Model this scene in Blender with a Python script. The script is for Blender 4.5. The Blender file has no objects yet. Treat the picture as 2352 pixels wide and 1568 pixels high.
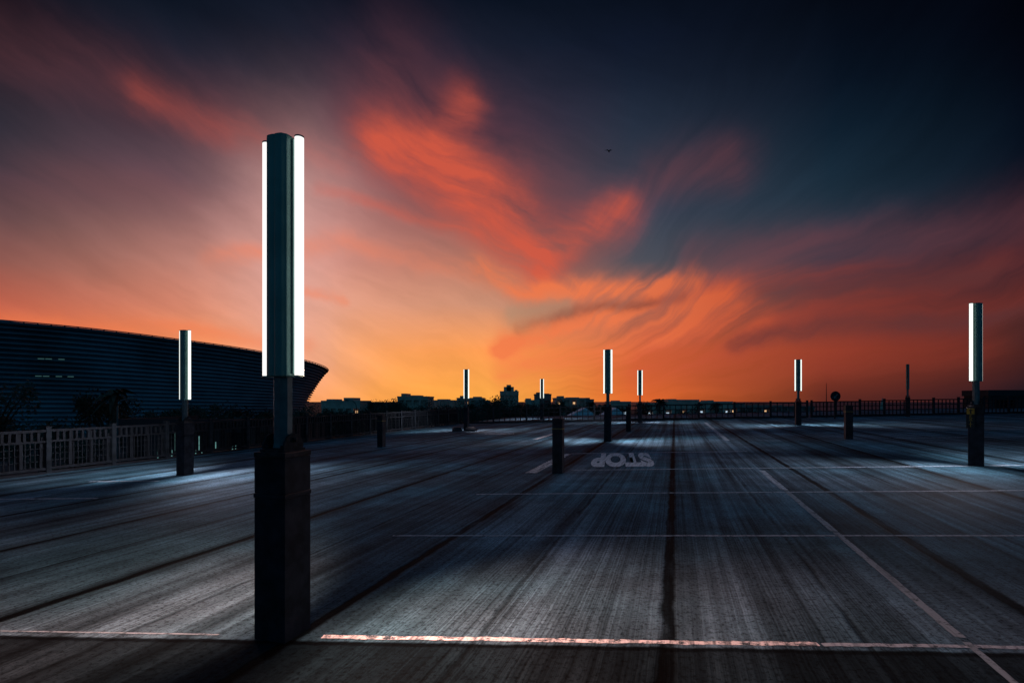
import bpy, bmesh, math, random
from mathutils import Vector, Matrix
random.seed(7)
R = math.radians
scene = bpy.context.scene
COL = scene.collection
SLOPE = 0.022          # drainage fall across the roof deck
def dz(x): return SLOPE * x
AX = math.atan(0.318)  # heading of the slab joints, clockwise from +Y

# ------------------------------------------------------------------ materials
def s2l(c):
    return tuple(((v/255)/12.92 if v/255 <= .04045 else ((v/255+.055)/1.055)**2.4) for v in c)

class NT:
    def __init__(s, tree): s.t = tree; s.n = tree.nodes; s.l = tree.links
    def put(s, sock, v):
        if v is None: return
        if isinstance(v, bpy.types.NodeSocket): s.l.new(v, sock)
        else: sock.default_value = v
    def m(s, op, a, b=None, c=None, clamp=False):
        n = s.n.new('ShaderNodeMath'); n.operation = op; n.use_clamp = clamp
        s.put(n.inputs[0], a); s.put(n.inputs[1], b); s.put(n.inputs[2], c)
        return n.outputs[0]
    def v(s, op, a, b=None, scale=None):
        n = s.n.new('ShaderNodeVectorMath'); n.operation = op
        s.put(n.inputs[0], a); s.put(n.inputs[1], b)
        if scale is not None: s.put(n.inputs['Scale'], scale)
        return n.outputs['Value'] if op in ('LENGTH', 'DOT_PRODUCT', 'DISTANCE') else n.outputs['Vector']
    def comb(s, x, y, z=0.0):
        n = s.n.new('ShaderNodeCombineXYZ'); s.put(n.inputs[0], x); s.put(n.inputs[1], y); s.put(n.inputs[2], z)
        return n.outputs[0]
    def sep(s, v):
        n = s.n.new('ShaderNodeSeparateXYZ'); s.l.new(v, n.inputs[0]); return n.outputs
    def noise(s, vec, scale=1, detail=4, rough=.55, dist=0.0):
        n = s.n.new('ShaderNodeTexNoise'); s.put(n.inputs['Vector'], vec)
        n.inputs['Scale'].default_value = scale; n.inputs['Detail'].default_value = detail
        n.inputs['Roughness'].default_value = rough; n.inputs['Distortion'].default_value = dist
        return n.outputs
    def rng(s, v, a, b, c=0.0, d=1.0, smooth=True):
        n = s.n.new('ShaderNodeMapRange'); n.interpolation_type = 'SMOOTHSTEP' if smooth else 'LINEAR'
        s.put(n.inputs[0], v)
        for i, q in enumerate((a, b, c, d)): n.inputs[i+1].default_value = q
        return n.outputs[0]
    def mix(s, f, a, b, mode='MIX'):
        n = s.n.new('ShaderNodeMix'); n.data_type = 'RGBA'; n.blend_type = mode
        s.put(n.inputs[0], f)
        for sock, q in ((n.inputs[6], a), (n.inputs[7], b)):
            if isinstance(q, tuple) and len(q) == 3: q = (*q, 1)
            s.put(sock, q)
        return n.outputs[2]

def mat(name, col, rough=.7, metal=0., var=.35, scale=6., bump=.2, spec=.3, emit=None, estr=0.):
    m = bpy.data.materials.new(name); m.use_nodes = True
    t = NT(m.node_tree); b = t.n['Principled BSDF']
    tc = t.n.new('ShaderNodeTexCoord').outputs['Object']
    n = t.noise(tc, scale, 5, .6)
    f = t.rng(n['Fac'], .3, .7, 1-var, 1+var)
    c = t.mix(1.0, (*col, 1), t.comb(f, f, f), 'MULTIPLY')
    t.l.new(c, b.inputs['Base Color'])
    b.inputs['Roughness'].default_value = rough; b.inputs['Metallic'].default_value = metal
    b.inputs['Specular IOR Level'].default_value = spec
    if bump:
        bp = t.n.new('ShaderNodeBump'); bp.inputs['Strength'].default_value = bump
        bp.inputs['Distance'].default_value = .01
        t.l.new(t.noise(tc, scale*6, 4, .6)['Fac'], bp.inputs['Height']); t.l.new(bp.outputs[0], b.inputs['Normal'])
    if emit:
        b.inputs['Emission Color'].default_value = (*emit, 1); b.inputs['Emission Strength'].default_value = estr
    return m

M = {}
M['post'] = mat('painted_steel_post', (.014,.017,.024), .65, .0, .5, 7, .12, spec=.12)
M['cap'] = mat('weathered_cap', (.022,.022,.026), .75, .0, .5, 20, .2, spec=.15)
M['pole'] = mat('galvanised_pole', (.07,.11,.12), .55, .2, .25, 12, .1)
M['head'] = mat('lamp_body_aluminium', (.12,.23,.21), .45, .3, .12, 5, .05)
M['tube'] = mat('lit_diffuser', (.8,.8,.8), .5, 0, .05, 5, 0, emit=(1.0,.95,.92), estr=1.2)
M['tube_small'] = mat('lit_diffuser_cool', (.8,.8,.8), .5, 0, .05, 5, 0, emit=(.93,1.0,.92), estr=1.2)
M['tube_off'] = mat('unlit_diffuser', (.05,.05,.05), .5)
M['rail'] = mat('rail_steel', (.012,.017,.023), .7, .0, .3, 8, .1, spec=.08)
M['rail_conc'] = mat('rail_concrete', (.016,.023,.03), .85, 0, .5, 5, .4, spec=.05)
M['white'] = mat('worn_grey_paint', (.16,.17,.19), .7, 0, .45, 6, .2)
M['tower'] = mat('render_wall', (.62,.44,.36), .9, 0, .2, .3, 0)
M['tower2'] = mat('dark_render_wall', (.30,.22,.20), .9, 0, .2, .3, 0)
M['dark'] = mat('dark_cladding', (.03,.03,.035), .9, 0, .2, .3, 0)
M['warm'] = mat('lit_window', (.3,.2,.1), .5, emit=(1,.6,.3), estr=.8, bump=0)
M['cool'] = mat('lit_cool_window', (.3,.3,.3), .5, emit=(.6,.8,1), estr=.8, bump=0)
M['teal'] = mat('lit_teal_window', (.1,.3,.3), .5, emit=(.35,.8,.75), estr=.3, bump=0)
M['stad'] = mat('louvre_cladding', (.18,.26,.32), .75, .0, .45, .04, 0, spec=.1)
M['stadroof'] = mat('roof_membrane', (.14,.16,.19), .8, .0, .2, .05, 0)
M['leaf'] = mat('foliage', (.05,.06,.045), .9, 0, .5, .8, 0)
M['bark'] = mat('bark', (.05,.04,.03), .95, 0, .4, 4, .4)
M['bird'] = mat('bird_feather', (.03,.03,.035), .8, 0, .2, 5, 0)
M['yellow'] = mat('yellow_sign', (.34,.19,.02), .6, 0, .25, 30, 0)
M['black'] = mat('black_plate', (.012,.012,.013), .6)
M['blue'] = mat('dark_sign_face', (.012,.016,.026), .6, spec=.1)
M['tent'] = mat('white_canvas', (.75,.78,.85), .8)

# ------------------------------------------------------------------ mesh builder
class MB:
    def __init__(s): s.b = bmesh.new()
    def box(s, x0, x1, y0, y1, z0, z1):
        v = [s.b.verts.new(p) for p in ((x0,y0,z0),(x1,y0,z0),(x1,y1,z0),(x0,y1,z0),(x0,y0,z1),(x1,y0,z1),(x1,y1,z1),(x0,y1,z1))]
        for f in ((3,2,1,0),(4,5,6,7),(0,1,5,4),(1,2,6,5),(2,3,7,6),(3,0,4,7)): s.b.faces.new([v[i] for i in f])
        return v
    def loft(s, rings, cap=True, closed=True):
        vs = [[s.b.verts.new(p) for p in r] for r in rings]
        n = len(vs[0])
        for a, b in zip(vs, vs[1:]):
            for i in range(n if closed else n-1):
                j = (i+1) % n
                s.b.faces.new((a[i], a[j], b[j], b[i]))
        if cap:
            s.b.faces.new(vs[0][::-1]); s.b.faces.new(vs[-1])
    def cyl(s, cx, cy, prof, n=16, rot=0, sx=1, sy=1):
        s.loft([[(cx+r*sx*math.cos(rot+i*2*math.pi/n), cy+r*sy*math.sin(rot+i*2*math.pi/n), z) for i in range(n)] for z, r in prof])
    def tube(s, pts, rad, n=8):
        rings = []
        for k, p in enumerate(pts):
            p = Vector(p); a = Vector(pts[max(0,k-1)]); b = Vector(pts[min(len(pts)-1,k+1)])
            d = (b-a).normalized(); u = d.orthogonal().normalized() if abs(d.z) > .99 else d.cross(Vector((0,0,1))).normalized(); w = d.cross(u)
            r = rad[k] if isinstance(rad, (list, tuple)) else rad
            rings.append([tuple(p+u*r*math.cos(i*2*math.pi/n)+w*r*math.sin(i*2*math.pi/n)) for i in range(n)])
        s.loft(rings)
    def mesh(s, name, m, smooth=False, bevel=0):
        if bevel:
            bmesh.ops.bevel(s.b, geom=[e for e in s.b.edges], offset=bevel, segments=2, affect='EDGES', profile=.6)
        bmesh.ops.recalc_face_normals(s.b, faces=s.b.faces)
        me = bpy.data.meshes.new(name); s.b.to_mesh(me); s.b.free()
        if smooth:
            for p in me.polygons: p.use_smooth = True
        me.materials.append(M[m] if isinstance(m, str) else m)
        return me

def obj(name, data, parent=None, loc=(0,0,0), rz=0, label=None, cat=None, group=None, kind=None, scale=None, rot=None):
    o = bpy.data.objects.new(name, data); COL.objects.link(o)
    o.location = loc; o.rotation_euler = rot if rot else (0,0,rz)
    if scale: o.scale = scale
    if parent: o.parent = parent
    if data is None: o.empty_display_size = .3
    for k, v in (('label', label), ('category', cat), ('group', group), ('kind', kind)):
        if v: o[k] = v
    return o

def text_mesh(name, s, size, m, bold=0.0):
    cu = bpy.data.curves.new(name+'_font', 'FONT'); cu.body = s; cu.size = size
    cu.align_x = 'CENTER'; cu.align_y = 'CENTER'; cu.extrude = 0; cu.offset = bold
    t = bpy.data.objects.new('tmp', cu); COL.objects.link(t)
    bpy.context.view_layer.update()
    me = bpy.data.meshes.new_from_object(t.evaluated_get(bpy.context.evaluated_depsgraph_get()))
    bpy.data.objects.remove(t); me.name = name; me.materials.clear(); me.materials.append(M[m] if isinstance(m, str) else m)
    return me

# ------------------------------------------------------------------ deck
def concrete():
    m = bpy.data.materials.new('parking_deck_concrete'); m.use_nodes = True
    t = NT(m.node_tree); b = t.n['Principled BSDF']
    P = t.sep(t.n.new('ShaderNodeTexCoord').outputs['Object'])
    x, y = P[0], P[1]
    c = t.m('SUBTRACT', x, t.m('MULTIPLY', y, .318))
    l = t.m('ADD', y, t.m('MULTIPLY', x, .083))
    xy = t.comb(x, y)
    wob = t.m('SUBTRACT', t.noise(t.comb(t.m('MULTIPLY', c, 2.0), t.m('MULTIPLY', l, 1.2)), 2, 4, .65)['Fac'], .5)
    cw = t.m('ADD', c, t.m('MULTIPLY', wob, .09))
    # joints every 1.25 m, stronger each 2.5 m
    d1 = t.m('PINGPONG', t.m('ADD', cw, 50.05), .625)
    d2 = t.m('PINGPONG', t.m('ADD', cw, 50.05), 1.25)
    j1 = t.rng(d1, .008, .04, 1, 0)
    j2 = t.rng(d2, .03, .075, 1, 0)
    dirt = t.rng(d2, .02, .42, 1, 0)
    brk = t.rng(t.noise(t.comb(t.m('MULTIPLY', c, 5), t.m('MULTIPLY', l, .9)), 1, 4, .6)['Fac'], .32, .55, .2, 1)
    joint = t.m('MAXIMUM', t.m('MULTIPLY', t.m('MULTIPLY', j1, .7), brk), t.m('MULTIPLY', j2, t.rng(brk, 0, 1, .7, 1)))
    cf = t.m('ADD', c, t.m('MULTIPLY', wob, .03))
    fine = t.noise(t.comb(t.m('MULTIPLY', cf, 62), t.m('MULTIPLY', l, .22)), 1, 3, .7)['Fac']
    mid = t.noise(t.comb(t.m('MULTIPLY', c, 7), t.m('MULTIPLY', l, .06)), 1, 4, .65)['Fac']
    trk = t.noise(t.comb(t.m('MULTIPLY', c, 2.2), t.m('MULTIPLY', l, .05), 7.0), 1, 3, .6)['Fac']
    blot = t.noise(xy, 1.1, 9, .72)['Fac']
    pit = t.noise(xy, 28, 5, .8)['Fac']
    blot2 = t.noise(xy, .3, 3, .5)['Fac']
    broomy = t.rng(t.noise(t.comb(t.m('MULTIPLY', c, .8), t.m('MULTIPLY', l, .2), 3.0), 1, 3, .5)['Fac'], .36, .60)
    ff = t.rng(fine, .38, .62, .55, 1.25)
    f = t.m('ADD', t.m('MULTIPLY', ff, t.rng(broomy, 0, 1, .35, .9)), t.rng(broomy, 0, 1, .62, .1))
    f = t.m('MULTIPLY', f, t.rng(mid, .34, .62, .55, 1.15))
    f = t.m('MULTIPLY', f, t.rng(trk, .34, .56, .45, 1.15))
    f = t.m('MULTIPLY', f, t.rng(blot, .36, .66, .72, 1.35))
    f = t.m('MULTIPLY', f, t.rng(blot2, .35, .65, .7, 1.25))
    f = t.m('MULTIPLY', f, t.rng(pit, .38, .52, .4, 1.18))
    cell = t.n.new('ShaderNodeTexWhiteNoise'); cell.noise_dimensions = '2D'
    t.l.new(t.comb(t.m('FLOOR', t.m('DIVIDE', t.m('ADD', cw, 50.05), 2.5)), t.m('FLOOR', t.m('DIVIDE', t.m('SUBTRACT', l, 3.35), 8.0))), cell.inputs['Vector'])
    f = t.m('MULTIPLY', f, t.rng(cell.outputs['Value'], 0, 1, .85, 1.2, False))
    f = t.m('MULTIPLY', f, t.m('SUBTRACT', 1, t.m('MULTIPLY', dirt, .3)))
    # darker slab nearest the camera
    lw = t.m('ADD', l, t.m('MULTIPLY', wob, .06))
    f = t.m('MULTIPLY', f, t.rng(lw, 3.25, 3.29, .14, 1))
    jl = t.rng(t.m('ABSOLUTE', t.m('SUBTRACT', lw, 3.24)), .01, .04, 1, 0)
    f = t.m('MULTIPLY', f, t.m('SUBTRACT', 1, t.m('MULTIPLY', joint, .93)))
    f = t.m('MULTIPLY', f, t.m('SUBTRACT', 1, t.m('MULTIPLY', jl, .7)))
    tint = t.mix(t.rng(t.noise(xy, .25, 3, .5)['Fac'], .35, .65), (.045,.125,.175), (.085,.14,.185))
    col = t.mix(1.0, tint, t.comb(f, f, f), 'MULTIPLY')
    t.l.new(col, b.inputs['Base Color'])
    b.inputs['Roughness'].default_value = .85; b.inputs['Specular IOR Level'].default_value = .03
    bp = t.n.new('ShaderNodeBump'); bp.inputs['Strength'].default_value = .7; bp.inputs['Distance'].default_value = .013
    h = t.m('ADD', t.m('MULTIPLY', fine, .6), t.m('MULTIPLY', pit, .7))
    h = t.m('SUBTRACT', h, t.m('MULTIPLY', joint, .8))
    t.l.new(h, bp.inputs['Height']); t.l.new(bp.outputs[0], b.inputs['Normal'])
    return m
deckmat = concrete()
mb = MB()
pts = [(-19.3,-10),(0.6,51),(70,46),(70,-10)]
mb.loft([[(px, py, dz(px)-.6) for px, py in pts], [(px, py, dz(px)) for px, py in pts]])
obj('parking_deck', mb.mesh('parking_deck', deckmat), kind='structure', label='streaked concrete roof parking deck with painted bays', cat='parking deck')

# painted markings
def linemat(name, wear, c1, fl=.25):
    m = bpy.data.materials.new(name); m.use_nodes = True
    t = NT(m.node_tree); b = t.n['Principled BSDF']
    tc = t.n.new('ShaderNodeTexCoord').outputs['Object']
    P = t.sep(tc); c = t.m('SUBTRACT', P[0], t.m('MULTIPLY', P[1], .318))
    n = t.noise(tc, 14, 8, .78)['Fac']
    st = t.noise(t.comb(t.m('MULTIPLY', c, 22), P[1]), 1, 4, .6)['Fac']
    f = t.m('MULTIPLY', t.rng(n, .36+wear, .50+wear), t.rng(st, .33, .55, fl, 1))
    t.l.new(t.mix(f, (.04,.06,.075), c1), b.inputs['Base Color'])
    b.inputs['Roughness'].default_value = .8; b.inputs['Specular IOR Level'].default_value = .05
    return m
LM = linemat('worn_line_paint', .0, (.32,.40,.47), .45)
LF = linemat('faded_line_paint', .0, (.19,.26,.31), .5)
LB = linemat('thick_line_paint', .03, (.72,.72,.74))
def strip(p0, p1, w, lab, lm=None, rag=.14):
    p0 = Vector(p0); p1 = Vector(p1); d = (p1-p0); n = Vector((-d.y, d.x)).normalized()*w/2
    b = bmesh.new(); k = max(2, int(d.length/.05)); prev = None; off = 0
    for i in range(k+1):
        off = off*.9+random.uniform(-rag,rag)
        q = p0+d*(i/k)+n*off*.7; j1 = random.uniform(-rag*2,rag); j2 = random.uniform(-rag*2,rag)
        a = q+n*(1+j1); e = q-n*(1+j2)
        va = b.verts.new((a.x, a.y, dz(a.x)+.004)); ve = b.verts.new((e.x, e.y, dz(e.x)+.004))
        if prev: b.faces.new((prev[0], prev[1], ve, va))
        prev = (va, ve)
    bmesh.ops.recalc_face_normals(b, faces=b.faces)
    me = bpy.data.meshes.new('bay_line'); b.to_mesh(me); b.free(); me.materials.append(lm or LM)
    if me.polygons[0].normal.z < 0: me.flip_normals()
    obj('bay_line', me, kind='structure', label=lab, cat='road marking', group='painted bay lines')
k = -.083
def lat(y0, xa, xb, w, lm=None): strip((xa, y0+k*xa), (xb, y0+k*xb), w, 'thin worn white line across the concrete deck', lm)
def lon(c, ya, yb, w, lm=None): strip((c+.318*ya, ya), (c+.318*yb, yb), w, 'worn white line along the parking bays', lm, .06)
lat(3.33, -1.27, 1.9, .055, LB); lat(3.33, 1.92, 7, .045, LM); lat(3.33, -6, -2.0, .02, LF)
lat(5.9, -1.4, 11, .05); lat(8.55, -.6, 14, .06); lat(11.4, 1.3, 16, .085)
lat(14.9, 1.7, 6.6, .14); lat(8.4, -9.6, -7.3, .09); lat(10.4, -9.2, -7.6, .09); lat(24.5, -1.3, .1, .3, LB)
lat(18.5, 13, 20, .12); lat(22, 16, 26, .13); lat(26.5, 16, 22, .13)
lon(1.8, 2.0, 3.16, .045, LF); lon(1.8, 3.22, 5.74, .065, LF); lon(1.8, 5.78, 8.3, .08, LF); lon(1.8, 8.35, 10.6, .11, LM); lon(1.85, 18, 31, .16); lon(-3.1, 11.0, 14.7, .26, LB); lon(-5.6, 20.5, 24, .22, LB)
tm = text_mesh('deck_lettering', 'STOP', 1.0, linemat('lettering_paint', -.03, (.62,.66,.72), .5), .06)
mnx = [v.co.x for v in tm.vertices]; mny = [v.co.y for v in tm.vertices]
cx, cy = (min(mnx)+max(mnx))/2, (min(mny)+max(mny))/2; wx, wy = max(mnx)-min(mnx), max(mny)-min(mny)
for v in tm.vertices:     # read from the far side, stretched along the lane
    a = -(v.co.x-cx)/wx*1.5; e2 = -(v.co.y-cy)/wy*3.0
    X = 2.82+a+.20*e2; Y = 13.15+e2-.083*a
    v.co = (X, Y, dz(X)+.005)
if tm.polygons[0].normal.z < 0: tm.flip_normals()
obj('deck_lettering', tm, kind='structure', label='worn white STOP lettering painted on the deck', cat='road marking')

# ------------------------------------------------------------------ lamp posts
BH = 1.24; HB = 1.75; HT = 3.37
def m_box():
    b = MB(); s = .124
    b.box(-s, s, -s, s, .0, BH-.30)
    b.box(-s-.004, s+.004, -s-.004, s+.004, BH-.298, BH-.27)
    b.box(-s, s, -s, s, BH-.268, BH-.032)
    for sx in (-1,1):
        for z in (.2,.55,.85): b.box(sx*.085-.008, sx*.085+.008, -s-.006, -s-.0005, z, z+.016)
    return b.mesh('post_base', 'post', bevel=.003)
def m_cap():
    b = MB(); b.box(-.127,.127,-.127,.127,BH-.03,BH+.005); return b.mesh('base_cap', 'cap', bevel=.004)
def m_bracket():
    b = MB()
    b.box(-.10,.10,-.10,.10,BH+.006,BH+.024)
    for sx in (-1,1):
        x = sx*.085
        pr = [(-.09,BH+.025),(.09,BH+.025),(.09,BH+.06),(.06,BH+.11),(0,BH+.13),(-.06,BH+.11),(-.09,BH+.06)]
        b.loft([[(x-.007,py,pz) for py,pz in pr],[(x+.007,py,pz) for py,pz in pr]])
        for sy in (-1,1): b.cyl(sx*.085*.4+sx*.03, sy*.08, [(BH+.024,.012),(BH+.05,.012)], 6)
    b.tube([(-.12,0,BH+.085),(.12,0,BH+.085)], .016, 8)
    return b.mesh('hinge_bracket', 'cap')
def m_pole():
    b = MB(); b.cyl(0,0,[(BH+.03,.068),(BH+.06,.062),(HB,.062)], 8, math.pi/8); return b.mesh('pole', 'pole')
def m_head():
    b = MB()
    prof = []
    n = 40
    for i in range(n):
        a = i*2*math.pi/n
        r = .088/ (abs(math.cos(a))**4+abs(math.sin(a))**4)**.25
        r *= (.955 if i % 5 == 0 else 1)
        prof.append((r*math.cos(a), r*math.sin(a)))
    b.loft([[(x*.95,y*.95,HB) for x,y in prof],[(x,y,HB+.008) for x,y in prof],[(x,y,HT-.004) for x,y in prof],[(x*.98,y*.98,HT) for x,y in prof]])
    for sx in (-1,1):
        b.box(sx*.092-.02, sx*.092+.012, -.024, .024, HB+.02, HT-.02)
    return b.mesh('lamp_body', 'head')
TO = .134
def m_tube(sx, m):
    b = MB(); pr = [(HB+.010,.030),(HT-.010,.030)]
    b.cyl(sx*TO, 0, pr, 24); me = b.mesh('light_tube', m); return me
def m_end(sx, top):
    b = MB(); z = HT-.009 if top else HB-.001
    b.cyl(sx*TO, 0, [(z,.031),(z+.010,.031)], 20)
    return b.mesh('end_cap', 'head')
LMESH = dict(base=m_box(), cap=m_cap(), br=m_bracket(), pole=m_pole(), head=m_head())
TUBES = {k2: (m_tube(-1, k2), m_tube(1, k2)) for k2 in ('tube','tube_small','tube_off')}
ENDS = [m_end(-1,0), m_end(-1,1), m_end(1,0), m_end(1,1)]
def spot(power, col, ang_):
    ld = bpy.data.lights.new('lamp_light', 'SPOT'); ld.energy = power; ld.color = col
    ld.spot_size = R(ang_); ld.spot_blend = .9; ld.shadow_soft_size = .04
    return ld
SP_MAIN = spot(900, (1,.50,.38), 112); SP = spot(620, (1.0,.85,.92), 116)
def lamp(x, y, tube, label, light=None, base_rz=-AX, head_rz=0.0):
    e = obj('street_lamp', None, loc=(x, y, dz(x)), rz=base_rz, label=label, cat='street lamp', group='lamp posts on the parking deck')
    obj('base', LMESH['base'], e); obj('cap', LMESH['cap'], e); obj('hinge_bracket', LMESH['br'], e)
    obj('pole', LMESH['pole'], e); h = obj('lamp_head', LMESH['head'], e, rz=head_rz)
    for i in (0,1):
        obj('light_tube', TUBES[tube][i], h)
        sx = (-1,1)[i]
        if light: obj('lamp_light', light, h, loc=(sx*(TO+.034), 0, HB+.06), rot=(0, -sx*R(49), 0))
    for q in ENDS: obj('end_cap', q, h)
    return e
lamp(-1.565, 3.50, 'tube', 'tall lamp with two glowing tubes on a scuffed dark steel base', SP_MAIN)
lamp(-7.63, 11.95, 'tube_small', 'lit twin tube lamp standing close to the deck railing', SP)
lamp(-2.52, 28.3, 'tube_small', 'lit twin tube lamp beside low concrete blocks', SP)
lamp(3.52, 18.8, 'tube_small', 'lit twin tube lamp on open deck near painted lettering', SP)
lamp(8.25, 33.0, 'tube_small', 'lit twin tube lamp close to the far railing', SP)
lamp(2.52, 43.0, 'tube_small', 'lit twin tube lamp beyond the far railing', SP)
lamp(14.7, 26.3, 'tube_small', 'lit twin tube lamp casting a pale pool on concrete', SP)
lamp(25.5, 33.0, 'tube_off', 'unlit dark twin tube lamp by the far railing', None, -R(37), R(85))
L9 = lamp(9.65, 10.65, 'tube_small', 'lit twin tube lamp with a yellow exit sign on its base', SP, -R(41), R(41+14))
# exit sign
b = MB(); b.box(-.155,-.015,-.153,-.133,.78,1.20)
sg = obj('exit_sign', b.mesh('sign_plate', 'black', bevel=.003), L9)
b = MB(); b.box(-.145,-.025,-.158,-.154,1.07,1.19); obj('arrow_panel', b.mesh('arrow_panel', 'yellow'), sg)
bm = bmesh.new()
vs = [bm.verts.new((px-.085, -.160, pz+1.13)) for px, pz in ((-.012,-.05),(.012,-.05),(.012,.01),(.04,.01),(0,.05),(-.04,.01),(-.012,.01))]
bm.faces.new(vs); me = bpy.data.meshes.new('arrow'); bm.to_mesh(me); bm.free(); me.materials.append(M['black']); obj('arrow', me, sg)
for i, ch in enumerate('EXIT'):
    obj('letter', text_mesh('letter', ch, .085, 'yellow'), sg, loc=(-.085,-.156,1.02-i*.062), rot=(math.pi/2,0,0))

# bollards
def m_boll():
    b = MB(); s = .108
    b.box(-s,s,-s,s,0,.858); b.box(-s-.004,s+.004,-s-.004,s+.004,.86,.885); b.box(-s,s,-s,s,.887,1.12)
    return b.mesh('bollard_shaft', 'post', bevel=.003)
def m_bcap():
    b = MB(); b.cyl(0,0,[(1.121,.16),(1.15,.16),(1.165,.13)],4,math.pi/4); return b.mesh('bollard_cap', 'cap')
def m_bband():
    b = MB(); b.box(-.114,.114,-.114,.114,.93,.955); return b.mesh('bollard_band', mat('reflective_band',(.12,.085,.03),.6))
bs, bc, bb = m_boll(), m_bcap(), m_bband()
for x, y in ((.99,10.95),(-4.72,18.5),(11.5,17.5),(5.55,24.4)):
    e = obj('bollard', None, loc=(x,y,dz(x)), rz=-AX, label='square dark steel bollard with flat cap on deck', cat='bollard', group='bollards on the parking deck')
    obj('shaft', bs, e); obj('cap', bc, e); obj('band', bb, e)
# low blocks beside lamp
for x, y, w, r in ((-2.95,27.6,.5,.2),(-2.2,27.5,.55,-.3)):
    b = MB(); b.loft([[(-w/2,-.18,0),(w/2,-.18,0),(w/2,.18,0),(-w/2,.18,0)],[(-w/2,-.18,.1),(w/2,-.18,.1),(w/2,.18,.1),(-w/2,.18,.1)],[(-w/2+.06,-.09,.22),(w/2-.06,-.09,.22),(w/2-.06,.09,.22),(-w/2+.06,.09,.22)]])
    obj('concrete_block', b.mesh('concrete_block','post'), loc=(x,y,dz(x)), rz=r, label='low dark concrete block on the deck by a lamp', cat='concrete block', group='blocks by the lamp')

# ------------------------------------------------------------------ railings
def railing(p0, p1, bay, style, label):
    p0 = Vector(p0); p1 = Vector(p1); d = p1-p0; n = int(round(d.length/bay)); L = d.length/n
    e = obj('railing', None, loc=(p0.x,p0.y,dz(p0.x)), rz=math.atan2(d.y,d.x), label=label, cat='railing', group='railings round the deck')
    sl = SLOPE*d.x/d.length
    b = MB(); b.box(-.055,.055,-.055,.055,0,1.16); b.box(-.07,.07,-.07,.07,1.161,1.18)
    if style == 0: b.box(-.10,.10,.071,.2,-.3,.9)
    pm = b.mesh('post', 'rail_conc', bevel=.004)
    b = MB()
    a0, a1 = .06, L-.06
    if style == 0:
        b.box(a0,a1,-.04,.04,1.04,1.10); b.box(a0,a1,-.03,.03,.78,.83); b.box(a0,a1,-.03,.03,.10,.16); b.box(a0,a1,-.05,.05,0,.06)
        k2 = int(L/.11)
        for i in range(1,k2): 
            x = a0+(a1-a0)*i/k2
            b.box(x-.010,x+.010,-.010,.010,.161,.779)
        for i in range(1,10):
            x = a0+(a1-a0)*i/10; b.box(x-.028,x+.028,-.028,.028,.831,1.039)
        for i in range(1,3):
            x = a0+(a1-a0)*i/3; b.box(x-.045,x+.045,.03,.10,.17,1.03)
        for z in (.32,.48,.63): b.box(a0,a1,.014,.024,z,z+.014)
    else:
        b.box(a0,a1,-.045,.045,1.0,1.07); b.box(a0,a1,-.025,.025,.70,.75); b.box(a0,a1,-.025,.025,.40,.45); b.box(a0,a1,-.05,.05,.0,.14)
        for i in range(1,6):
            x = a0+(a1-a0)*i/6; b.box(x-.025,x+.025,-.02,.02,.141,.399); b.box(x-.025,x+.025,-.02,.02,.451,.699); b.box(x-.025,x+.025,-.02,.02,.751,.999)
    qm = b.mesh('panel', 'rail')
    for i in range(n+1):
        obj('post', pm, e, loc=(i*L,0,sl*i*L))
        if i < n: obj('panel', qm, e, loc=(i*L,0,sl*(i+.5)*L))
railing((-16.9,-3.5), (-3.9,36.5), 1.55, 0, 'weathered steel railing with balusters along the deck edge')
railing((-3.7,36.8), (20,34.7), 2.5, 1, 'dark open bar railing across the far deck edge')
railing((20.3,34.7), (50,32.6), 1.6, 1, 'dark railing with close posts before the sea')

# round sign and thin mast
e = obj('traffic_sign', None, loc=(20.3,32.2,dz(20.3)), label='round dark sign with pale arrow on grey pole', cat='traffic sign')
b = MB(); b.cyl(0,0,[(0,.05),(1.4,.05)],10); obj('pole', b.mesh('sign_pole','rail'), e)
b = MB(); b.tube([(0,-.05,1.42),(0,-.09,1.42)], .31, 28); obj('sign_disc', b.mesh('sign_disc','blue'), e)
bm = bmesh.new(); N=28
o1=[bm.verts.new((.30*math.cos(i*2*math.pi/N),-.095,1.42+.30*math.sin(i*2*math.pi/N))) for i in range(N)]
o2=[bm.verts.new((.28*math.cos(i*2*math.pi/N),-.095,1.42+.28*math.sin(i*2*math.pi/N))) for i in range(N)]
for i in range(N): bm.faces.new((o1[i],o1[(i+1)%N],o2[(i+1)%N],o2[i]))
me = bpy.data.meshes.new('sign_border'); bm.to_mesh(me); bm.free(); me.materials.append(M['rail_conc']); obj('sign_border', me, e)
bm = bmesh.new()
ar = [(-.03,.17),(.03,.17),(.03,-.04),(.11,-.04),(0,-.18),(-.11,-.04),(-.03,-.04)]
ca, sa = math.cos(-.7), math.sin(-.7)
bm.faces.new([bm.verts.new((p*ca-q*sa,-.097,1.42+p*sa+q*ca)) for p,q in ar])
me = bpy.data.meshes.new('sign_symbol'); bm.to_mesh(me); bm.free(); me.materials.append(M['white']); obj('sign_symbol', me, e)
e = obj('mast', None, loc=(21.0,34.2,dz(21)), label='thin dark antenna mast at the deck railing', cat='mast')
b = MB(); b.cyl(0,0,[(0,.05),(.12,.05),(.13,.03),(1.2,.025),(2.3,.012)],8); obj('mast_pole', b.mesh('mast_pole','rail'), e)

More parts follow.
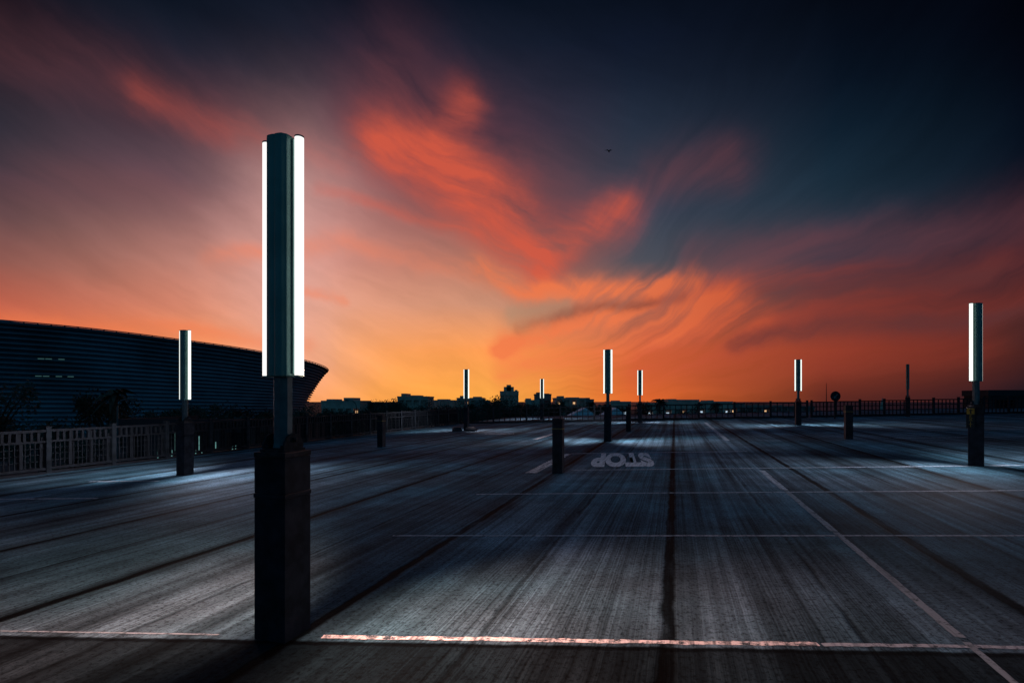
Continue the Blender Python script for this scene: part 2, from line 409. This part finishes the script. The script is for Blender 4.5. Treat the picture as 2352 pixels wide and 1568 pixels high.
# ------------------------------------------------------------------ city ground and sea
G = -10
def plane(name, x0,x1,y0,y1,z,m,label,cat):
    bm = bmesh.new(); bm.faces.new([bm.verts.new(p) for p in ((x0,y0,z),(x1,y0,z),(x1,y1,z),(x0,y1,z))])
    me = bpy.data.meshes.new(name); bm.to_mesh(me); bm.free(); me.materials.append(m); obj(name, me, kind='structure', label=label, cat=cat)
plane('ground',-6000,6000,-500,9000,G,mat('city_ground',(.05,.05,.05),.95,0,.4,.05,0),'dark city ground below the parking deck','ground')
plane('sea',150,6000,420,9000,G+.3,mat('sea_water',(.03,.04,.06),.5,0,.2,.02,0,spec=.2),'dark calm sea under the dusk horizon','sea')

# ------------------------------------------------------------------ stadium
C = (-180., 230.)
def ztop(yw):
    P = [(139,25),(146,23.8),(170,21.4),(196,19.7),(225,18.2),(261,16.6),(330,16.6)]
    if yw <= P[0][0]: return P[0][1]
    for (a,za),(c2,zc) in zip(P,P[1:]):
        if yw <= c2: 
            q=(yw-a)/(c2-a); return za+(zc-za)*q
    return P[-1][1]
e = obj('stadium', None, loc=(C[0],C[1],G), label='large bowl stadium wrapped in curved horizontal louvres', cat='stadium')
NA = 180; NL = 24
rings = []
def rad(t): return 80.5+10.5*t**2.0
for j in range(NL):
    for tt, off in ((j/NL, .6),((j+.4)/NL, .2),((j+.41)/NL,-.9),((j+.999)/NL,-.9)):
        rg = []
        for i in range(NA):
            a = i*2*math.pi/NA; r = rad(tt)+off
            yw = C[1]+91*math.sin(a); H = ztop(yw)-G
            rg.append((r*math.cos(a), r*math.sin(a), H*tt))
        rings.append(rg)
b = MB(); b.loft(rings, cap=False); obj('facade', b.mesh('stadium_facade','stad'), e)
b = MB(); rr = []
for r, dzz in ((91.6,.05),(91.8,.5),(91.0,.9),(78,2.2),(60,-1.5),(60,-2.2),(78,1.6),(90.6,.2)):
    rr.append([(r*math.cos(i*2*math.pi/NA), r*math.sin(i*2*math.pi/NA), ztop(C[1]+91*math.sin(i*2*math.pi/NA))-G+dzz-.3) for i in range(NA)])
b.loft(rr, cap=False); obj('roof', b.mesh('stadium_roof','stadroof'), e)
b = MB()
for i in range(190):
    a = i*2*math.pi/190; z = ztop(C[1]+91*math.sin(a))-G
    x, y = 91.2*math.cos(a), 91.2*math.sin(a)
    b.tube([(x,y,z),(x*1.008,y*1.008,z+.75)], .16, 4)
a = [(91.9*math.cos(i*2*math.pi/NA),91.9*math.sin(i*2*math.pi/NA),ztop(C[1]+91*math.sin(i*2*math.pi/NA))-G+.7) for i in range(NA+1)]
b.tube(a, .16, 5)
obj('rim_truss', b.mesh('rim_truss','stadroof'), e)
b = MB(); b.box(-.7,.7,-.15,.15,-.10,.10); wm = b.mesh('window', mat('stadium_window',(.1,.3,.3),.5,emit=(.3,.7,.65),estr=.12,bump=0))
for az, zz in ((-.92,14.2),(-.905,14.2),(-.88,14.2),(-.925,9.1),(-.91,9.1),(-.885,9.1),(-.862,9.1),(-.95,5.6),(-.80,3.2)):
    d = Vector((az,1)).normalized(); c2 = Vector(C); cd = c2.dot(d); z = zz+10; t = z/33.
    r = rad(t)+.9; q = cd-math.sqrt(max(0,r*r-(c2.length_squared-cd*cd))); p = d*q-c2
    obj('window', wm, e, loc=(p.x,p.y,z), rz=math.atan2(p.y,p.x)+math.pi/2)

# ------------------------------------------------------------------ buildings
def building(x0,x1,y,depth,top,label,floors=None,m='tower',blocks=(),lit=0,name='building',lm='warm'):
    w = x1-x0; H = top-G
    e = obj(name, None, loc=(x0,y,G), label=label, cat='building')
    b = MB(); fh = 3.0; nf = int(H/fh); nb = max(2,int(w/2.6))
    b.box(0,w,.9,depth,0,H)
    for f in range(nf+1):
        z = min(f*fh,H-.35); b.box(-.1,w+.1,0,.899,z,z+.7 if f<nf else H)
    for i in range(nb+1):
        x = i*w/nb
        for f in range(nf):
            b.box(max(0,x-.45),min(w,x+.45),.05,.898,f*fh+.701,min((f+1)*fh,H-.35)-.001)
    obj('wall', b.mesh('wall', m), e)
    b = MB(); b.box(-.2,w+.2,-.1,.2,H+.001,H+.5); b.box(-.2,.15,.201,depth,H+.001,H+.5); b.box(w-.15,w+.2,.201,depth,H+.001,H+.5)
    for fx0,fx1,h in blocks: b.box(w*fx0,w*fx1,1.2,depth*.7,H+.001,H+h)
    obj('roof', b.mesh('roof', m), e)
    random.seed(int(abs(x0)*10))
    for q in range(lit):
        i = random.randrange(nb); f = random.randrange(max(1,nf-1),nf)
        bw = MB(); bw.box((i+.5)*w/nb-.4,(i+.5)*w/nb+.4,.80,.84,f*fh+1.4,f*fh+2.2)
        obj('window', bw.mesh('window',lm), e)
    return e
building(-67,-53.5,180,14,1.3,'low flat roofed block with stepped roofline',blocks=((.1,.3,1),(.55,.8,1.5)),lit=1)
building(-44.7,-33,200,16,3.0,'mid rise block with scaffolding on its roof',blocks=((.1,.25,1.6),(.4,.7,.9)))
building(-36.5,-24,232,14,1.6,'long flat apartment block among trees',blocks=((.2,.6,.9),))
building(-24.5,-12.8,228,14,2.6,'stepped grey apartment block',blocks=((.1,.3,1.4),(.6,.9,1)),lit=1)
building(-7.0,3.8,300,12,7.0,'tall stepped apartment tower against the glow',blocks=((.2,.75,3.0),(.35,.6,4.2),(.8,.95,1.2)))
building(10,16.8,220,12,4.2,'slim dark block behind a lamp post',m='tower2',blocks=((.1,.5,1.2),(.6,.9,.7)))
building(16.9,28.8,200,12,2.4,'flat block with raised rooftop rooms',blocks=((.1,.3,1.2),(.4,.8,.7),),lit=2)
building(31,37,160,10,1.0,'small flat roofed house near palms',m='tower',blocks=((.2,.5,.8),),lit=2,lm='cool')
building(39,50,150,10,.5,'low pale house with plain parapet',m='tower',blocks=((.5,.8,.9),),lit=3,lm='cool')
building(52,62,170,10,1.6,'white low rise block near the shore',blocks=((.1,.3,.7),(.5,.9,.5)),lit=3)
building(62.5,74,172,10,1.0,'low rise shore block with two roof rooms',blocks=((.3,.5,.9),),lit=3,lm='cool')
building(78,96,190,10,-.3,'long low shoreline building',m='tower2',blocks=((.3,.5,.9),(.7,.8,.7)),lit=2)
building(105,130,220,12,-1.0,'long low shed by the water',m='tower2',blocks=((.3,.5,.9),))
building(-53,-46.5,190,10,.4,'small low house between trees',m='tower2',blocks=((.2,.5,.9),))
building(-13,-8,180,10,1.2,'narrow pale house beside the tower',m='tower2',blocks=((.4,.9,.8),),lit=1)
building(4.6,9,170,10,1.5,'narrow two step house near the lamp',m='tower',blocks=((.0,.4,1.0),))
building(29,33.5,210,10,1.9,'narrow block with a single roof room',m='tower2',blocks=((.3,.7,1.1),),lit=1)
building(40.6,62,43.5,2.5,2.0,'dark flat stair building beside the deck',m='dark',blocks=((.3,.9,.3),),name='stair_building')
# lower building behind railing with glowing teal windows
e = building(-32,-18.6,42,10,-.4,'low building with narrow glowing teal windows',m='dark')
for i in range(36):
    if random.random() < .35: continue
    x = 3.0+i*.28+random.uniform(-.06,.06); h = random.uniform(.3,1.6); z = random.uniform(6.0,7.8)
    bw = MB(); bw.box(x,x+random.uniform(.03,.08),-.16,-.11,z,z+h); obj('window', bw.mesh('window','teal'), e)

# scaffold on mid rise block
e = obj('scaffold', None, loc=(-33.2,199,G), label='bare scaffold frame against the building side', cat='scaffold')
b = MB()
for x in (0,1,2): b.box(x-.06,x+.06,-.06,.06,0,13.6-x*.6)
for z in range(1,13): b.box(-.3,2.3,.07,.15,z,z+.1)
obj('scaffold_frame', b.mesh('scaffold_frame','tower2'), e)
# tents
for x, y, w in ((8.6,62,3.4),(12.6,63,3.0)):
    e = obj('tent', None, loc=(x,y,-.75), label='small white canvas canopy with gabled roof', cat='tent', group='white canopies')
    b = MB(); b.loft([[(-w/2,0,.5),(w/2,0,.5),(w*.1,0,1.5)],[(-w/2,3,.5),(w/2,3,.5),(w*.1,3,1.5)]]); obj('canopy', b.mesh('canopy','tent'), e)
    b = MB()
    for px, py in ((-w/2+.1,.1),(w/2-.1,.1),(-w/2+.1,2.9),(w/2-.1,2.9)): b.box(px-.05,px+.05,py-.05,py+.05,-9.25,.498)
    obj('tent_frame', b.mesh('tent_frame','rail'), e)
# sailing boat
e = obj('sailing_boat', None, loc=(325,450,G+.3), label='small boat with a tall pale sail on the sea', cat='boat')
b = MB(); b.loft([[(-4,-1,0),(4,-1,0),(4.5,1,0),(-4,1,0)],[(-5,-1.5,1.4),(5.5,-1.2,1.6),(5.5,1.2,1.6),(-5,1.5,1.4)]]); obj('hull', b.mesh('hull','tower2'), e)
b = MB(); b.loft([[(-2.6,-.05,2),(2.4,-.05,2),(.4,-.05,15)],[(-2.6,.05,2),(2.4,.05,2),(.4,.05,15)]]); obj('sail', b.mesh('sail','tower'), e)
# street lights
e = obj('street_light', None, loc=(-34,112,G), label='thin street light with curved arm above trees', cat='street light')
b = MB(); b.tube([(0,0,0),(0,0,10),(-.2,0,11),(-.9,0,11.7),(-2.0,0,11.8)],[.12,.09,.08,.07,.06],8); obj('pole', b.mesh('light_pole','dark'), e)
b = MB(); b.cyl(-2.2,0,[(11.6,.35),(11.75,.4),(11.9,.15)],10,sx=1.3,sy=.6); obj('lamp_head', b.mesh('light_head','dark'), e)
e = obj('street_light', None, loc=(-38.5,50,G), label='thin dark street light among the trees by the stadium', cat='street light')
b = MB(); b.tube([(0,0,0),(0,0,11.0),(.3,0,11.6),(1.1,0,11.8)],[.12,.09,.08,.06],8); obj('pole', b.mesh('light_pole','pole'), e)
b = MB(); b.cyl(1.3,0,[(11.65,.3),(11.8,.35),(11.95,.12)],10,sx=1.3,sy=.6); obj('lamp_head', b.mesh('light_head','pole'), e)

# ------------------------------------------------------------------ trees
def tree_meshes(seed, wide):
    rnd = random.Random(seed); b = MB()
    b.tube([(0,0,0),(.02,.01,.25),(-.01,.02,.5),(.02,0,.72)],[.035,.026,.02,.01],7)
    cl = []
    for i in range(15):
        a = rnd.uniform(0,6.28); r = rnd.uniform(.05,.30)*wide; z = rnd.uniform(.42,.9); r *= (1.15-abs(z-.6)*1.6)
        c = (r*math.cos(a), r*math.sin(a), z); cl.append((c, rnd.uniform(.07,.15)))
        b.tube([(0,0,rnd.uniform(.3,.5)),(c[0]*.5,c[1]*.5,c[2]*.8),c],[.012,.008,.003],5)
    tr = b.mesh('trunk','bark')
    bm = bmesh.new()
    for c, r in cl:
        for q in range(170):
            d = Vector((rnd.gauss(0,1),rnd.gauss(0,1),rnd.gauss(0,.75))).normalized()*r*rnd.uniform(.35,1.15)
            p = Vector(c)+d; s = rnd.uniform(.008,.02)
            u = Vector((rnd.gauss(0,1),rnd.gauss(0,1),rnd.gauss(0,1))).normalized(); w = u.orthogonal().normalized()
            bm.faces.new([bm.verts.new(p+u*s),bm.verts.new(p+w*s*.7),bm.verts.new(p-u*s),bm.verts.new(p-w*s*.7)])
    me = bpy.data.meshes.new('crown'); bm.to_mesh(me); bm.free(); me.materials.append(M['leaf'])
    return tr, me
TM = [tree_meshes(3,1.3), tree_meshes(11,1.7), tree_meshes(23,1.1), tree_meshes(31,1.5)]
def tree(x, y, h, i, sxy=1, lab='dark leafy tree silhouetted below the deck'):
    e = obj('tree', None, loc=(x,y,G), rz=random.uniform(0,6), label=lab, cat='tree', group='trees beyond the deck')
    t, c = TM[i % 4]; s = (h*sxy,h*sxy,h)
    obj('trunk', t, e, scale=s); obj('crown', c, e, scale=s)
random.seed(5)
T = [(-59,58,15.0,.9),(-51,56,9.6,1.2),(-44,52,9.4,1.2),(-47,60,12.9,.9),(-40,62,9.6,1.3),(-38,58,9.2,1.2),(-48,80,9.8,1.4),
                (-42,80,9.6,1.5),(-36,78,9.4,1.5),(-45,95,10.4,1.4),(-38,95,9.8,1.5),(-33,92,9.4,1.5),(-30,75,8.6,1.4),
                (-26.8,110,12.0,.8),(-35,112,10.0,1.3),(-31,118,10.0,1.4),(-22,118,9.6,1.3),(-16,120,10.0,1.3),(-10,115,10.3,1.3),(-4.4,110,12.7,.85),(-7,118,11.4,1),
                (-1.0,125,10.7,1.2),(3.5,120,12.2,.8),(7,130,10.6,1.3),(12,130,10.0,1.4),(19,135,10.8,1),(24,130,10.3,1.2),(29,120,9.5,1.3),
                (43,125,10.5,.9),(50,120,9.4,1.1),(57,130,9.7,1.2),(66,130,9.3,1.2),(76,140,9.5,1.3),(90,150,9.1,1.4),(104,160,8.9,1.4),(-66,64,10,1.4),(-33,100,10.2,1.3),
                (-62,84,10.8,1.3),(-54,84,11.3,1.2),(-60,100,12.0,1.3),(-50,100,11.0,1.3),(-42,105,11.0,1.2)]
for q in range(22):
    x = -44+q*3.9+random.uniform(-1.5,1.5); T.append((x, random.uniform(135,165), random.uniform(10.2,12.3), random.uniform(.8,1.3)))
for x,y,h,s in T: tree(x,y,h,random.randrange(4),s)
def palm_mesh(seed):
    rnd = random.Random(seed); b = MB()
    b.tube([(0,0,0),(.1,0,3),(.15,0,7),(.1,0,10)],[.32,.24,.2,.24],8); tr = b.mesh('trunk','bark')
    bm = bmesh.new()
    for i in range(34):
        a = rnd.uniform(0,6.28); up = rnd.uniform(-.4,1.2); L = rnd.uniform(1.5,2.1); prev = None
        for q in range(7):
            f = q/6; r = L*f*math.cos(up*.6); z = 10+L*(f*math.sin(up)-f*f*.75)
            c = Vector((.1+r*math.cos(a), r*math.sin(a), z)); w = Vector((-math.sin(a),math.cos(a),-.4))*(.20*math.sin(math.pi*min(1,f*.85+.12)))
            pr = (bm.verts.new(c+w), bm.verts.new(c-w))
            if prev: bm.faces.new((prev[0],prev[1],pr[1],pr[0]))
            prev = pr
    me = bpy.data.meshes.new('crown'); bm.to_mesh(me); bm.free(); me.materials.append(M['leaf']); return tr, me
pt, pc = palm_mesh(2)
for x,y,s in ((31.8,110,1.14),(19.8,128,1.08),(51,140,1.03),(55.5,140,1.05),(60,150,1.0),(-70,200,1.02),(22.8,128,1.02),(-43.5,56,1.22)):
    e = obj('palm_tree', None, loc=(x,y,G), rz=random.uniform(0,6), label='palm tree with drooping fronds against the sunset', cat='palm tree', group='palms on the skyline')
    obj('trunk', pt, e, scale=(s,s,s)); obj('crown', pc, e, scale=(s,s,s))

# ------------------------------------------------------------------ bird
bm = bmesh.new()
def ring(y,r,z): return [bm.verts.new((r*math.cos(i*math.pi/4), y, z+r*math.sin(i*math.pi/4))) for i in range(8)]
rs = [ring(-.24,.01,.0),ring(-.18,.035,.01),ring(-.08,.06,0),(ring(.06,.055,-.01)),ring(.18,.025,0),ring(.28,.03,0)]
for a, c2 in zip(rs, rs[1:]):
    for i in range(8): bm.faces.new((a[i],a[(i+1)%8],c2[(i+1)%8],c2[i]))
bm.faces.new(rs[0][::-1]); bm.faces.new(rs[-1])
for s in (-1,1):
    for t in (0,.012):
        P = [(0,-.09,.03),(s*.22,-.14,.20),(s*.48,-.04,.12),(s*.62,.12,.02),(s*.4,.06,.10),(s*.2,.04,.17),(0,.08,.03)]
        bm.faces.new([bm.verts.new((a,b2,c3+t)) for a,b2,c3 in P])
me = bpy.data.meshes.new('bird'); bm.to_mesh(me); bm.free(); me.materials.append(M['bird'])
obj('bird', me, loc=(13.2,70,35.7), rot=(R(60),R(-15),R(30)), scale=(1.2,1.2,1.2), label='small dark gull flying with bent wings', cat='bird')

# ------------------------------------------------------------------ sky
w = bpy.data.worlds.new('World'); scene.world = w; w.use_nodes = True
w.cycles.sampling_method = 'MANUAL'; w.cycles.sample_map_resolution = 256
t = NT(w.node_tree); t.n.clear()
D = t.n.new('ShaderNodeTexCoord').outputs['Generated']
s = t.sep(D); az = t.m('ARCTAN2', s[0], s[1]); el = t.m('ARCSINE', s[2])
F = 1176.
def ang(px, py):
    u = (px-1176)/F; v = (921-py)/F; a = math.atan(u); return a, math.atan(v*math.cos(a))
wn = t.noise(D, 3.0, 4, .5)['Color']
wv = t.v('SUBTRACT', wn, (.5,.5,.5))
wf = t.v('SUBTRACT', t.noise(D, 13.0, 4, .6)['Color'], (.5,.5,.5))
P0 = t.comb(az, el)
Pw = t.v('ADD', t.v('ADD', P0, t.v('MULTIPLY', wv, (.08,.06,0))), t.v('MULTIPLY', wf, (.05,.035,0)))
Pb = t.v('ADD', P0, t.v('MULTIPLY', wv, (.10,.04,0)))
Ps = t.sep(t.v('ADD', t.v('ADD', P0, t.v('MULTIPLY', wv, (.20,.15,0))), t.v('MULTIPLY', wf, (.02,.02,0))))
sb = t.sep(Pb)
cols = [
 (0,   [(232,116,60),(220,108,66),(188,96,74),(140,88,80),(102,74,76),(70,60,70),(46,45,56),(31,35,46),(20,27,37),(11,17,27)]),
 (400, [(244,134,66),(240,138,84),(214,132,106),(180,121,108),(136,96,95),(98,76,86),(68,56,68),(43,41,54),(24,31,46),(12,20,33)]),
 (800, [(255,162,68),(252,164,92),(226,155,124),(208,138,122),(174,114,108),(134,86,91),(84,58,72),(50,44,60),(28,33,50),(13,21,36)]),
 (1120,[(255,172,74),(254,158,84),(204,144,116),(172,116,100),(128,84,84),(88,66,76),(60,50,66),(40,40,56),(23,30,46),(11,19,33)]),
 (1450,[(220,102,46),(212,100,56),(130,96,88),(76,80,90),(58,69,86),(47,58,74),(37,47,64),(25,34,51),(16,24,41),(9,16,29)]),
 (1900,[(92,40,32),(148,62,42),(88,56,58),(46,57,72),(32,50,65),(24,42,57),(15,31,46),(9,20,34),(6,13,25),(4,8,17)]),
 (2352,[(28,22,31),(72,34,32),(60,36,38),(28,30,42),(16,26,41),(10,20,34),(6,14,27),(4,9,20),(3,6,15),(2,4,11)])]
ys = [905,800,700,600,500,400,300,200,100,0]
base = None; pa = None
n01 = t.m('DIVIDE', sb[1], .8)
for px, cl in cols:
    r = t.n.new('ShaderNodeValToRGB'); cr = r.color_ramp; cr.interpolation = 'LINEAR'
    t.l.new(n01, r.inputs[0])
    for i, (yy, c) in enumerate(zip(ys, cl)):
        a, e2 = ang(px, yy); pos = max(0, e2/.8)
        if i < 2: el2 = cr.elements[i]; el2.position = pos
        else: el2 = cr.elements.new(pos)
        el2.color = (*s2l(c), 1)
    a = ang(px, 900)[0]
    if base is None: base = r.outputs[0]
    else: base = t.mix(t.rng(sb[0], pa, a, smooth=False), base, r.outputs[0])
    pa = a

# wisps: fibres of stretched noise, slanted on one half of the cloud sheet, fanning out on the other
def streak(angle, sc, stretch, seed, det=6):
    ca, sa = math.cos(angle), math.sin(angle)
    a = t.m('ADD', t.m('MULTIPLY', Ps[0], ca), t.m('MULTIPLY', Ps[1], sa))
    b2 = t.m('SUBTRACT', t.m('MULTIPLY', Ps[1], ca), t.m('MULTIPLY', Ps[0], sa))
    return t.noise(t.comb(t.m('MULTIPLY', a, sc/stretch), t.m('MULTIPLY', b2, sc), seed), 1, det, .58, .0)['Fac']
s_left = streak(R(-24), 17, 4.2, 1.3)
ca0 = ang(1060, 900)
fx = t.m('SUBTRACT', Ps[0], ca0[0]); fy = t.m('SUBTRACT', Ps[1], ca0[1])
fr = t.m('SQRT', t.m('ADD', t.m('MULTIPLY', fx, fx), t.m('MULTIPLY', fy, fy)))
fth = t.m('ARCTAN2', fy, t.m('MAXIMUM', fx, -.02))
s_right = t.noise(t.comb(t.m('MULTIPLY', t.m('ADD', fth, t.m('MULTIPLY', fr, -.18)), 15), t.m('MULTIPLY', fr, 2.4), 4.1), 1, 6, .58)['Fac']
sideR = t.rng(t.m('SUBTRACT', az, t.m('MULTIPLY', el, .5)), ang(1100,900)[0], ang(1330,900)[0])
st = t.m('ADD', t.m('MULTIPLY', s_left, t.m('SUBTRACT', 1, sideR)), t.m('MULTIPLY', s_right, sideR))
stN = t.rng(st, .3, .7, 0, 1, False)
stC = t.m('SUBTRACT', stN, .5)

def poly(pts, width):
    out = None
    for (x0,y0),(x1,y1) in zip(pts, pts[1:]):
        A = Vector((*ang(x0,y0),0)); B = Vector((*ang(x1,y1),0)); ba = B-A
        p = t.v('SUBTRACT', Pw, tuple(A))
        h = t.m('DIVIDE', t.v('DOT_PRODUCT', p, tuple(ba)), ba.length_squared, clamp=True)
        d = t.v('DISTANCE', p, t.v('SCALE', tuple(ba), scale=h))
        out = d if out is None else t.m('MINIMUM', out, d)
    q = t.m('DIVIDE', out, width/F)
    return t.m('EXPONENT', t.m('MULTIPLY', t.m('MULTIPLY', q, q), -1.0))
def group(lst):
    acc = None
    for st_, wd, pts in lst:
        g = t.m('MULTIPLY', poly(pts, wd), st_)
        acc = g if acc is None else t.m('ADD', acc, t.m('MULTIPLY', g, t.m('SUBTRACT', 1, acc)))
    return acc
def fib(g, k, top):     # fibres thin each cloud mass, most where it is already thin
    return t.m('MULTIPLY', t.m('MULTIPLY', g, t.m('ADD', 1.0, t.m('MULTIPLY', stC, k)), clamp=True), top)
lamp_halo = group([(.5,130,[(690,450),(670,620),(700,800)])])  # halo of the near lamp, painted into the sky colour behind it
purple = group([(.30,60,[(0,120),(300,200),(620,300)]), (.4,50,[(1500,430),(1660,385)]), (.25,50,[(0,420),(400,420)]),(.4,45,[(1600,600),(2000,555),(2352,505)]),
 (.65,110,[(900,260),(1100,400),(1280,560)])])
red = group([
 (.82,54,[(890,335),(1020,375),(1130,450),(1200,540),(1240,600)]),
 (.4,60,[(1000,420),(1150,560)]),
 (.36,42,[(1070,250),(980,330)]),
 (.65,42,[(1240,600),(1320,560),(1420,500)]),
 (.20,30,[(320,215),(560,295),(780,370)]),
 (.4,14,[(740,430),(900,485),(1080,535),(1200,578)]),
 (.5,30,[(1500,690),(1800,655),(2352,590)]),
 (.6,34,[(1500,770),(1900,715),(2352,665)]),
 (.4,45,[(1450,830),(1800,800),(2200,760)])])
orange = group([
 (.8,24,[(1090,625),(1200,675),(1400,660),(1600,645)]),
 (.75,30,[(1150,790),(1350,725),(1700,690)]),
 (.6,28,[(1160,850),(1450,775),(1750,730)]),
 (.35,18,[(0,740),(400,757),(720,795)]),
 (.3,10,[(700,663),(820,695)]),
 (.3,22,[(500,600),(800,560),(1050,620)])])
dark = group([
 (.30,13,[(1190,748),(1350,705),(1560,680)]),
 (.34,20,[(1750,690),(2000,645),(2352,600)]),
 (.36,20,[(1700,785),(1900,750),(2352,690)])])
wsp = t.rng(stN, 0, 1, .89, 1.11, False)
sky = t.mix(lamp_halo, base, s2l((228,176,168)))
sky = t.mix(1.0, sky, t.comb(wsp, wsp, wsp), 'MULTIPLY')
sky = t.mix(fib(purple, 1.0, .8), sky, s2l((120,64,68)))
redc = t.mix(t.rng(az, ang(1300,900)[0], ang(2200,900)[0]), s2l((214,90,66)), s2l((130,50,40)))
sky = t.mix(fib(red, 1.6, .86), sky, redc)
orc = t.mix(t.rng(az, ang(1350,900)[0], ang(1900,900)[0]), s2l((242,122,74)), s2l((196,80,50)))
sky = t.mix(fib(orange, 1.9, .86), sky, orc)
sky = t.mix(fib(dark, 2.8, .9), sky, s2l((76,50,54)))
teal = group([(.45,22,[(1170,722),(1300,700)])])
sky = t.mix(teal, sky, s2l((160,138,114)))
# dusk vault behind and overhead
zen = t.rng(s[2], .66, .95); back = t.rng(s[1], .35, -.3)
amb = t.m('MAXIMUM', zen, back)
sky = t.mix(amb, sky, (.010,.062,.12))
bg = t.n.new('ShaderNodeBackground'); t.l.new(sky, bg.inputs[0]); bg.inputs[1].default_value = 1.0
out = t.n.new('ShaderNodeOutputWorld'); t.l.new(bg.outputs[0], out.inputs[0])

# ------------------------------------------------------------------ camera
cd = bpy.data.cameras.new('camera'); cam = bpy.data.objects.new('camera', cd); COL.objects.link(cam)
cam.location = (0,0,1.55); cam.rotation_euler = (math.pi/2,0,0)
cd.lens = 18; cd.sensor_width = 36; cd.shift_y = .0583; cd.clip_end = 20000; cd.clip_start = .05
scene.camera = cam
scene.view_settings.view_transform = 'Standard'
